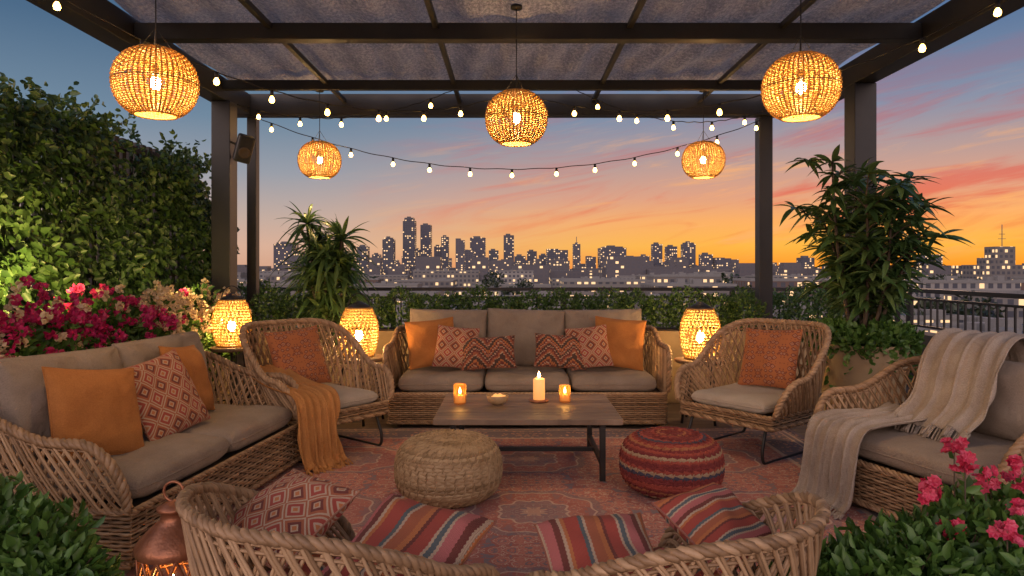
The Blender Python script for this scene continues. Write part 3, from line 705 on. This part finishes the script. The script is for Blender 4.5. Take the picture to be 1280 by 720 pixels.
def rdir(n): return nrm(rng.normal(0,1,(n,3)))
IVY=leafmat('ivy_leaf',(.014,.036,.010,1),(.040,.086,.023,1),(.085,.145,.040,1),.2)
BOXW=leafmat('hedge_leaf',(.025,.06,.014,1),(.065,.14,.03,1),(.13,.21,.05,1),.25)
PALM=leafmat('palm_leaf',(.03,.07,.022,1),(.075,.15,.045,1),(.15,.22,.07,1),.25,.35)
BRT=leafmat('shrub_leaf',(.03,.08,.014,1),(.075,.17,.03,1),(.13,.24,.05,1),.3)
DTREE=leafmat('distant_leaf',(.010,.018,.009,1),(.02,.033,.014,1),(.035,.05,.022,1),.1)
MAG=leafmat('magenta_petal',(.36,.012,.08,1),(.55,.025,.15,1),(.66,.07,.24,1),.3)
REDP=leafmat('red_petal',(.45,.012,.04,1),(.66,.04,.11,1),(.75,.15,.24,1),.3)
CRM=leafmat('cream_petal',(.55,.40,.22,1),(.70,.55,.36,1),(.80,.68,.50,1),.3)
BARK=simple('stem_bark',(.12,.085,.055,1),(.06,.042,.027,1),scale=30,bs=.4)
SOIL=simple('soil',(.03,.02,.014,1),(.015,.01,.008,1),scale=40,bs=.6)
PLANTER=simple('planter_render',(.42,.31,.18,1),(.31,.22,.13,1),scale=3,rough=.8,bs=.25,bscale=30,bd=.01)
def nz3(P,s,o=0): return np.array([noise.noise(Vector((p[0]*s+o,p[1]*s,p[2]*s))) for p in P])
e=empty('trellis_fence')
mb=MB()
for y in np.arange(1.0,7.5,.11): sbox(mb,-3.47,-3.44,y-.03,y+.03,0,2.50)
for z in(.3,1.3,2.42): sbox(mb,-3.438,-3.40,.95,7.5,z-.03,z+.03)
for y in(1.0,3.2,5.4,7.46): sbox(mb,-3.52,-3.475,y-.04,y+.04,0,2.56)
mb.build('slats',simple('fence_wood',(.05,.04,.035,1),(.03,.022,.018,1)),e,smooth=False)
mb=MB(); n=42000
y=rng.uniform(2.0,7.55,n); z=rng.uniform(.5,2.75,n)
P2=np.column_stack([np.zeros(n),y,z]); nn=nz3(P2,1.6)+.7*nz3(P2,4.3,3)
topz=2.40+.20*np.array([noise.noise(Vector((a*1.8,3,0))) for a in y])-.65*np.exp(-((y-5.72)/.13)**2)+.10*np.exp(-((y-4.6)/.8)**2)-.22*np.exp(-((y-7.0)/.6)**2)
keep=(z<topz+rng.normal(0,.06,n))&(rng.uniform(0,1,n)<.72+nn*.8)
y,z,nn=y[keep],z[keep],nn[keep]; n=len(y)
x=-3.42+.20+.20*nn+rng.uniform(-.18,.08,n); x=np.maximum(x,-3.42)
C=np.column_stack([x,y,z]); D=nrm(np.column_stack([rng.uniform(.1,1,n),rng.normal(0,.6,n),rng.normal(-.35,.6,n)])); Up=nrm(np.column_stack([np.ones(n)*.9,rng.normal(0,.5,n),rng.normal(.4,.4,n)]))
sz=rng.uniform(.04,.09,n); leaves(mb,C,D,Up,sz,sz*.66)
for k in range(70):
    yy=rng.uniform(3.4,7.5); zt=2.42+rng.uniform(-.1,.05); m_=14
    t=np.linspace(0,1,m_); c=np.column_stack([-3.2+.1*t*rng.normal(),yy+t*rng.normal(0,.15),zt+t*rng.uniform(.0,.24)])
    leaves(mb,c,rdir(m_)+[0,0,.3],rdir(m_),.055,.034)
mb.build('ivy_wall',IVY)
def bush(mb,c,r,n,ls,mi=0,asp=.62,seed=0,inner=.55):
    d=rdir(n); k=1+.28*np.array([noise.noise(Vector(tuple(q*2.2+seed*7.1))) for q in d]); rr=(inner+(1-inner)*rng.uniform(0,1,n)**.5)*k
    C=np.array(c)+d*np.array(r)*rr[:,None]
    D=nrm(d*.8+rng.normal(0,.6,(n,3))+[0,0,.3]); Up=nrm(d+rng.normal(0,.5,(n,3)))
    s=rng.uniform(.7,1.25,n)*ls; leaves(mb,C,D,Up,s,s*asp,mi=mi); return C,d
e=empty('long_planter')
mb=MB(); sbox(mb,-2.55,2.35,6.80,7.14,0,.72); mb.build('trough',PLANTER,e,smooth=False,bevel=.012)
mb=MB(); sbox(mb,-2.5,2.3,6.84,7.10,.70,.735); mb.build('soil',SOIL,e,smooth=False)
mb=MB(); s=0
for x in np.arange(-2.5,2.5,.27):
    s+=1; hh=.20+.045*math.sin(s*2.3); bush(mb,(x+rng.normal(0,.02),6.98+rng.normal(0,.02),.88+hh*.1),(.22,.19,hh),900,.036,seed=s)
mb.build('boxwood_hedge',BOXW)
mb=MB()
for x in (-2.95,-2.72,3.35,3.6,3.85): s+=1; bush(mb,(x,7.6,.85),(.27,.22,.33),900,.04,seed=s)
for x in np.arange(2.55,3.2,.25): s+=1; bush(mb,(x,7.5,.82),(.24,.2,.30),900,.036,seed=s)
mb.build('shrub_row',BOXW)
mb=MB(); sbox(mb,-3.2,-2.6,7.4,7.8,0,.62); sbox(mb,2.4,4.1,7.35,7.75,0,.62); mb.build('planter_box',PLANTER,smooth=False,bevel=.01)
# flower bed left
mb=MB(); sbox(mb,-3.2,-2.62,2.6,6.35,0,.50); mb.build('flower_bed_planter',PLANTER,smooth=False,bevel=.012)
mb=MB(); mf=MB()
for k,y in enumerate(np.arange(3.0,6.4,.21)):
    hh=.36+.06*math.sin(k*1.9); cx=-2.80+rng.normal(0,.04)
    bush(mb,(cx,y,.74),(.27,.24,hh),1000,.055,seed=k+40,asp=.55)
    m_=38
    for q in range(m_):
        d=nrm(np.array([abs(rng.normal(.5,.4)),rng.normal(-.25,.7),abs(rng.normal(.5,.45))])); c=np.array([cx,y,.74])+d*np.array([.30,.28,hh+.04])*rng.uniform(.95,1.2)
        isc=(y<3.9 and rng.uniform()<.35) or (y>5.0 and rng.uniform()<.9) or rng.uniform()<.06
        np_=13; dd=rdir(np_)*.6+d; C=c+rdir(np_)*.024
        leaves(mf,C,nrm(dd),rdir(np_),.030,.030,fold=.1,mi=1 if isc else 0)
mb.build('flower_bed_foliage',BRT); mf.build('flower_blossoms',[MAG,CRM])
def shrub(name,blobs,flowers,fm,ls=.05,n=1500):
    e=empty(name); mb=MB()
    for k,(c,r) in enumerate(blobs): bush(mb,c,r,n,ls,seed=k+80,asp=.5,inner=.35)
    for k,(c,r) in enumerate(blobs):
        for q in range(14):
            tip=np.array(c)+nrm(np.array([rng.normal(),rng.normal(),abs(rng.normal())+.3]))*np.array(r)*.95
            tubes(mb,np.array([np.array(c)-[0,0,r[2]],(np.array(c)+tip)/2,tip]),[.006,.004,.002],4,mi=1)
    for c in flowers:
        c=np.array(c); b=np.array([c[0],c[1],.3]); t=np.linspace(0,1,9)[:,None]; P=b*(1-t)+c*t; tubes(mb,P,.003,4,mi=1)
        leaves(mb,P[3:-1],rdir(5)+[0,0,.3],rdir(5),.06,.03)
    mb.build('leaves',[BRT,BARK],e)
    mf=MB()
    for c in flowers:
        for q in range(8):
            np_=7; cc=np.array(c)+rng.normal(0,.016,3); a=np.linspace(0,2*np.pi,np_,endpoint=False)+rng.uniform(0,6); ax=nrm(rng.normal(0,.5,3)+[0,-.6,.6]); t1=nrm(np.cross(ax,[0,1,.3])); t2=np.cross(ax,t1)
            D=np.cos(a)[:,None]*t1+np.sin(a)[:,None]*t2+ax*.45
            leaves(mf,np.tile(cc,(np_,1)),D,np.tile(ax,(np_,1)),.024,.022,fold=.1)
    if flowers: mf.build('flowers',fm,e)
    lo=min(b[0][0]-b[1][0]*.6 for b in blobs);hi=max(b[0][0]+b[1][0]*.6 for b in blobs);yl=min(b[0][1]-.12 for b in blobs);yh=max(b[0][1]+.12 for b in blobs)
    mb=MB(); sbox(mb,lo,hi,yl,yh,0,.2); mb.build('trough',PLANTER,e,smooth=False,bevel=.012)
shrub('flowering_shrub',[((1.06,2.16,.28),(.22,.18,.17)),((1.28,2.2,.31),(.24,.2,.19)),((1.52,2.3,.32),(.25,.22,.20)),((1.78,2.5,.32),(.24,.25,.22)),((1.60,2.1,.26),(.24,.2,.19))],
      [(1.40,2.3,.60),(1.58,2.38,.66),(1.80,2.45,.64),(1.70,2.3,.54),(1.34,2.06,.30),(1.78,2.35,.60),(1.48,2.4,.58),(1.20,2.0,.28),(1.62,2.5,.70),(1.26,1.98,.40),(1.56,2.15,.52),(1.44,2.25,.50),(1.68,2.42,.60)],REDP,n=1900)
shrub('green_shrub',[((-1.66,2.28,.34),(.24,.2,.2)),((-1.48,2.2,.28),(.18,.16,.16)),((-1.86,2.4,.38),(.2,.2,.2))],[],REDP)
# tall potted plant right
e=empty('potted_tropical_plant',T(2.78,5.42,0))
mb=MB(); lathe(mb,[(0,0),(.24,0),(.26,.02),(.335,.72),(.345,.76),(.315,.76),(.30,.70),(0,.70)],seg=40); mb.build('pot',PLANTER,e)
mb=MB(); lathe(mb,[(0,.702),(.3,.702),(.3,.69),(0,.69)],seg=30); mb.build('soil',SOIL,e)
mb=MB(); ml=MB()
tips=[]
for k in range(9):
    a=k*2.4; top=np.array([.40*math.cos(a)*(.35+.65*(k%3)/2),.34*math.sin(a),1.58+.15*(k%5)]); b=np.array([.07*math.cos(a),.07*math.sin(a),.70])
    t=np.linspace(0,1,16)[:,None]; P=b+(top-b)*t+np.array([.05*math.sin(k),.04*math.cos(k*2),0])*np.sin(t*np.pi); tubes(mb,P,np.linspace(.019,.008,16),7)
    for j in range(5,16):
        c=P[j]; tips.append(c)
        if j%2==0 or j>9:
            aa=rng.uniform(0,2*np.pi); rr=rng.uniform(.12,.32)*(1-.3*(j/16)); q=c+np.array([rr*math.cos(aa),rr*math.sin(aa),rng.uniform(.02,.18)]); tubes(mb,np.array([c,(c+q)/2+[0,0,.02],q]),[.007,.005,.003],5); tips.append(q)
for c in tips:
    if rng.uniform()<.12: continue
    n=rng.integers(9,14); a=rng.uniform(0,2*np.pi,n); el=rng.uniform(-.4,.7,n)
    D=np.column_stack([np.cos(a)*np.cos(el),np.sin(a)*np.cos(el),np.sin(el)]); blades(ml,np.tile(c,(n,1)),D,rng.uniform(.14,.25,n),rng.uniform(.036,.056,n),rng.uniform(.1,.55,n),5)
mb.build('canes',BARK,e); ml.build('leaves',PALM,e)
mb=MB()
for k in range(9):
    a=k*.7; bush(mb,(.25*math.cos(a),.25*math.sin(a),.78+.03*(k%2)),(.16,.16,.12),420,.05,seed=k+9)
for k in range(16):
    a=k*.39+.1; t=np.linspace(0,1,14)[:,None]; P=np.array([math.cos(a),math.sin(a),0])*(.3+.1*np.sin(t*2))+np.array([0,0,1])*(.78-.28*t**1.5*(1+.4*math.sin(k))); leaves(mb,P,rdir(14)+[0,0,-.4],rdir(14),.055,.035)
mb.build('trailing_foliage',BRT,e)
# palm left
e=empty('potted_palm',T(-1.82,6.70,0)); mb=MB(); ml=MB()
for k in range(7):
    a=k*.9+.3; top=np.array([.20*math.cos(a),.12*math.sin(a),1.30+.16*(k%4)]); t=np.linspace(0,1,10)[:,None]; P=np.array([.04*math.cos(a),.04*math.sin(a),.7])*(1-t)+top*t; tubes(mb,P,.014,6)
    for c,nn_ in((top,44),(P[7],30),(P[4],24),(P[2],14)):
        aa=rng.uniform(0,2*np.pi,nn_); el=rng.uniform(-.4,1.2,nn_); D=np.column_stack([np.cos(aa)*np.cos(el),np.sin(aa)*np.cos(el),np.sin(el)])
        blades(ml,np.tile(c,(nn_,1)),D,rng.uniform(.24,.42,nn_),rng.uniform(.030,.048,nn_),rng.uniform(.2,.8,nn_),8)
lathe(mb,[(.1,.60),(.12,.60),(.14,.76),(.0,.74)],seg=16)
mb.build('stems',BARK,e); ml.build('fronds',PALM,e)

# ------------------------------------------------------------ lanterns on side tables
def lantern(loc,s=1.0,tabler=.2):
    e=empty('rattan_lantern',T(*loc)@Matrix.Scale(s,4))
    mb=MB(); zz=np.linspace(0,.40,17); a=np.linspace(0,2*np.pi,120,endpoint=False)
    def pr(z): q=z/.40; return .108+.055*np.sin(np.pi*np.clip(q*.95+.03,0,1))**.7*1.0-.03*np.clip(q-.7,0,1)
    P=[np.stack([(pr(z)+.003*np.sin(a*20+np.pi*(k%2)))*np.cos(a),(pr(z)+.003*np.sin(a*20+np.pi*(k%2)))*np.sin(a),z+0*a],1) for k,z in enumerate(zz)]
    tubes(mb,np.array(P),.0046,4,closed=True)
    zt=np.linspace(0,.40,18); P=[]
    for k in range(28):
        for sg in(-1,1):
            aa=k*2*np.pi/28+sg*zt*2.0; r=pr(zt); P.append(np.stack([r*np.cos(aa),r*np.sin(aa),zt],1))
    tubes(mb,np.array(P),.0034,4)
    for z,r_ in((0,.010),(.40,.008)): tubes(mb,np.stack([pr(z)*np.cos(a),pr(z)*np.sin(a),z+0*a],1),r_,6,closed=True)
    mb.build('woven_body',WICKL,e)
    mb=MB(); lathe(mb,[(0,.40),(.10,.40),(.105,.41),(.05,.44),(.02,.46),(0,.462)],seg=24)
    t=np.linspace(0,np.pi,20); tubes(mb,np.stack([.09*np.cos(t),0*t,.41+.115*np.sin(t)],1),.005,6)
    lathe(mb,[(0,-.004),(.11,-.004),(.11,.004),(0,.004)],seg=24); mb.build('metal_cap_and_handle',METAL,e)
    mb=MB(); icos(mb,(0,0,.17),.032,sx=1.5); mb.build('bulb',LBULB,e)
    x,y,z=loc
    t_=empty('round_side_table',T(x,y,0)); mb=MB(); h=z-.012
    lathe(mb,[(0,h-.03),(tabler-.005,h-.03),(tabler,h-.022),(tabler,h-.004),(tabler-.005,h),(0,h)],seg=40); mb.build('wood_top',WOOD,t_)
    mb=MB()
    for k in range(4):
        q=k*np.pi/2+.4; tubes(mb,np.array([(tabler*.55*math.cos(q),tabler*.55*math.sin(q),h-.03),(tabler*.9*math.cos(q),tabler*.9*math.sin(q),0)]),.012,8,caps=True)
    qq=np.linspace(0,2*np.pi,40,endpoint=False); tubes(mb,np.stack([tabler*.72*np.cos(qq),tabler*.72*np.sin(qq),.22+0*qq],1),.007,6,closed=True)
    mb.build('legs',METAL,t_)
lantern((-1.35,6.02,.58),1.04,tabler=.24); lantern((1.66,6.02,.56),1.07,tabler=.22); lantern((-2.36,5.75,.70),.95,tabler=.17)
# copper lantern
e=empty('copper_lantern',T(-1.20,2.42,0)@Matrix.Scale(.98,4)); mb=MB()
lathe(mb,[(0,.0),(.12,0),(.125,.02),(.115,.035),(.125,.05),(.125,.06),(.10,.06),(0,.06)],seg=40)
lathe(mb,[(.125,.36),(.13,.375),(.125,.39),(.10,.42),(.07,.45),(.045,.47),(.04,.50),(.055,.505),(.055,.515),(.03,.53),(0,.54)],seg=40)
a=np.linspace(0,2*np.pi,80,endpoint=False)
for z in(.06,.16,.26,.36): 
    tubes(mb,np.stack([(.118)*np.cos(a),(.118)*np.sin(a),z+0*a],1),.006,6,closed=True)
zt=np.linspace(.06,.36,14)
P=[]
for k in range(12):
    for sg in(-1,1):
        aa=k*2*np.pi/12+sg*(zt-.06)*3.5; P.append(np.stack([.118*np.cos(aa),.118*np.sin(aa),zt],1))
tubes(mb,np.array(P),.0055,5)
t=np.linspace(0,2*np.pi,30,endpoint=False); tubes(mb,np.stack([.035*np.cos(t),0*t,.57+.035*np.sin(t)],1),.005,6,closed=True)
mb.build('copper_body',COPPER,e)
mb=MB(); lathe(mb,[(0,.065),(.045,.065),(.045,.20),(0,.20)],seg=20); mb.build('candle',WAX,e); flame(e,.21,1.7)
# garden uplight
e=empty('garden_spotlight',T(-2.74,4.02,1.22)); mb=MB(); lathe(mb,[(0,-.06),(.03,-.06),(.035,.0),(.031,.0),(.026,-.02),(0,-.02)],seg=16); tubes(mb,np.array([(0,0,-.06),(-.05,0,-.7)]),.008,6); mb.build('housing',METAL,e)
def spot(loc,tgt,en,ang):
    s=bpy.data.lights.new('garden_uplight','SPOT'); s.energy=en; s.color=(1,.72,.22); s.spot_size=rad(ang); s.spot_blend=.9; s.shadow_soft_size=.04
    o=bpy.data.objects.new('garden_uplight',s); sc.collection.objects.link(o); o.location=loc; o.rotation_euler=(Vector(tgt)-Vector(loc)).to_track_quat('-Z','Y').to_euler()
spot((-2.72,4.05,1.26),(-3.25,4.30,1.35),80,150)
spot((-2.55,5.5,1.22),(-3.2,5.9,1.6),20,140)

# ------------------------------------------------------------ city
def bmat(name,base,sx,sy,litp,lit,haze_glow,glass=(.03,.035,.05,1)):
    m,g,p=newmat(name); u,v,_=g.sep(g.tc('UV')); oi=g.n('ShaderNodeObjectInfo')
    a=g.m('DIVIDE',u,sx);b=g.m('DIVIDE',v,sy); fa=g.m('FRACT',a);fb=g.m('FRACT',b)
    wnn=g.n('ShaderNodeTexWhiteNoise',noise_dimensions='3D'); g.l(g.comb(g.m('FLOOR',a),g.m('FLOOR',b),oi.outputs['Random']),wnn.inputs[0])
    win=g.m('MULTIPLY',g.m('MULTIPLY',g.m('GREATER_THAN',fa,.22),g.m('LESS_THAN',fa,.78)),g.m('MULTIPLY',g.m('GREATER_THAN',fb,.25),g.m('LESS_THAN',fb,.78)))
    wallc=g.ramp(oi.outputs['Random'],base,'CONSTANT')
    wallc=g.mix(g.m('MULTIPLY',g.noise(g.tc('Object'),.15,3,.6),.35),wallc,(.05,.05,.055,1))
    g.l(g.mix(win,wallc,glass),p.inputs['Base Color'])
    g.l(g.m('SUBTRACT',.8,g.m('MULTIPLY',win,.5)),p.inputs['Roughness'])
    em=g.m('MULTIPLY',win,g.m('GREATER_THAN',wnn.outputs[0],litp))
    g.l(g.mix(em,haze_glow,(1*lit,.62*lit,.30*lit,1)),p.inputs['Emission Color'])  # distance haze painted in as a faint glow on the facades
    p.inputs['Emission Strength'].default_value=1
    nolamp(m)
    return m
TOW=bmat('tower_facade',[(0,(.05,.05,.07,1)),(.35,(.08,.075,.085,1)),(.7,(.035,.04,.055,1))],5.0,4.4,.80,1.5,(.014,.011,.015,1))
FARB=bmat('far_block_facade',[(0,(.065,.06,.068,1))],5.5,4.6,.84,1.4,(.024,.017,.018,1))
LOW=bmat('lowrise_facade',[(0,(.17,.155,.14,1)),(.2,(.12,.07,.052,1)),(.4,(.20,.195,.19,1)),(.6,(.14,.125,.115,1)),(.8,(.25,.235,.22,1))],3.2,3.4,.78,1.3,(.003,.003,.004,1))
ROOF=simple('flat_roof',(.12,.118,.125,1),(.065,.065,.072,1),scale=.3)
TRIM=simple('roof_trim',(.19,.185,.18,1))
DT=1500; K=853
def px(x,d): return (x-640)*d/K
def pz(y,d): return 1.35+(335-y)*d/K
for (cx,ty,wd,kind) in [(511,272,15,1),(532,281,13,0),(485,297,14,1),(556,296,9,0),(575,298,11,2),(597,297,19,0),(636,294,13,0),(547,308,9,0),(665,314,12,0),(697,311,26,2),(721,303,9,3),(767,308,32,1),(822,305,12,0),(862,303,15,1),(840,308,13,0),(354,303,24,1),(453,308,13,0),(617,313,12,0),(790,322,20,0),(425,322,14,0),(739,320,12,2),(470,318,10,0),(520,312,14,0),(586,312,12,2),(650,320,14,0),(680,319,12,0),(370,316,16,0),(806,320,12,0),(884,318,14,0),(905,322,18,2),(1010,322,16,0),(1160,318,14,0),(1174,318,8,2)]:
    d=DT*random.uniform(.92,1.15); x0=px(cx-wd/2,d);x1=px(cx+wd/2,d);zt=pz(ty,d); dp=x1-x0; mb=MB()
    box(mb,x0,x1,d,d+dp,GZ,zt*.94 if kind else zt,0,1)
    if kind==1:
        box(mb,x0+dp*.12,x1-dp*.12,d+dp*.1,d+dp*.9,zt*.94,zt,0,1); box(mb,x0+dp*.3,x1-dp*.4,d+dp*.3,d+dp*.6,zt,zt+3,1)
    elif kind==2:
        box(mb,x0,x0+dp*.55,d,d+dp,zt*.94,zt,0,1)
    elif kind==3:
        box(mb,x0+dp*.3,x1-dp*.3,d+dp*.3,d+dp*.7,zt*.94,zt,0,1); box(mb,(x0+x1)/2-.7,(x0+x1)/2+.7,d+dp*.5,d+dp*.5+1.4,zt,zt+14,1)
    else: box(mb,x0+dp*.2,x1-dp*.35,d+dp*.3,d+dp*.7,zt,zt+4,1)
    mb.build('skyscraper',[TOW,ROOF],smooth=False)
mb=MB()
for k in range(750):
    d=rng.uniform(620,2600); x=rng.uniform(-.85,.85)*d; w_=rng.uniform(12,40); prox=math.exp(-((x/d*K+640-600)/230)**2)
    top=rng.uniform(-14,4)+ (rng.uniform(0,1)**4)*(16+24*prox)*d/1500
    box(mb,x-w_/2,x+w_/2,d,d+w_*.8,GZ,max(top,GZ+5),0,1)
mb.build('distant_city_blocks',[FARB,ROOF],smooth=False)
for d in (62,95,135,185,245,320,410,520):
    x=-.9*d
    while x<.95*d:
        w_=rng.uniform(14,38)*(.7+d/600); dd=d*rng.uniform(.95,1.12); h=min(rng.uniform(6,15)+ (d/520)*7, 20.5); 
        mb=MB(); dp=rng.uniform(14,26); z1=GZ+h
        box(mb,x,x+w_,dd,dd+dp,GZ,z1,0,1)
        for q in((x-.2,x+w_+.2,dd-.2,dd+.1),(x-.2,x+w_+.2,dd+dp-.1,dd+dp+.2),(x-.2,x+.1,dd+.1,dd+dp-.1),(x+w_-.1,x+w_+.2,dd+.1,dd+dp-.1)): box(mb,*q,z1+.01,z1+.9,2)
        for q in range(rng.integers(2,7)):
            ux=rng.uniform(x+1,x+w_-4);uy=rng.uniform(dd+2,dd+dp-4); us=rng.uniform(1.2,3.2); box(mb,ux,ux+us,uy,uy+us,z1+.01,z1+rng.uniform(1,2.6),2)
        mb.build('lowrise_building',[LOW,ROOF,TRIM],smooth=False)
        x+=w_+rng.uniform(3,16)
d=420; mb=MB(); box(mb,px(1228,d),px(1300,d),d,d+20,GZ,pz(331,d),0,1); box(mb,px(1247,d),px(1272,d),d+2,d+12,pz(331,d),pz(308,d),0,1)
box(mb,px(1240,d),px(1246.9,d),d+1,d+14,pz(331,d)+.01,pz(322,d),0,1)
tubes(mb,np.array([(px(1261,d),d+6,pz(308,d)),(px(1261,d),d+6,pz(280,d))]),.25,5,mi=1)
for yy,hw in((292,4),(298,5)): tubes(mb,np.array([(px(1261-hw,d),d+6,pz(yy,d)),(px(1261+hw,d),d+6,pz(yy,d))]),.15,4,mi=1)
mb.build('rooftop_antenna_building',[LOW,ROOF],smooth=False)
mb=MB()
for k in range(130):
    d=rng.uniform(110,620); x=rng.uniform(-.8,.8)*d
    if rng.uniform()<.4: x=rng.uniform(.5,.75)*d; 
    s_=rng.uniform(3.5,6.5); zc=GZ+s_*1.6+ (4 if d>300 else 0); bush(mb,(x,d,zc),(s_,s_,s_*.9),160,1.7,seed=k+200,asp=.8,inner=.4)
mb.build('distant_trees',DTREE)
print('verts',sum(len(m.vertices) for m in bpy.data.meshes))
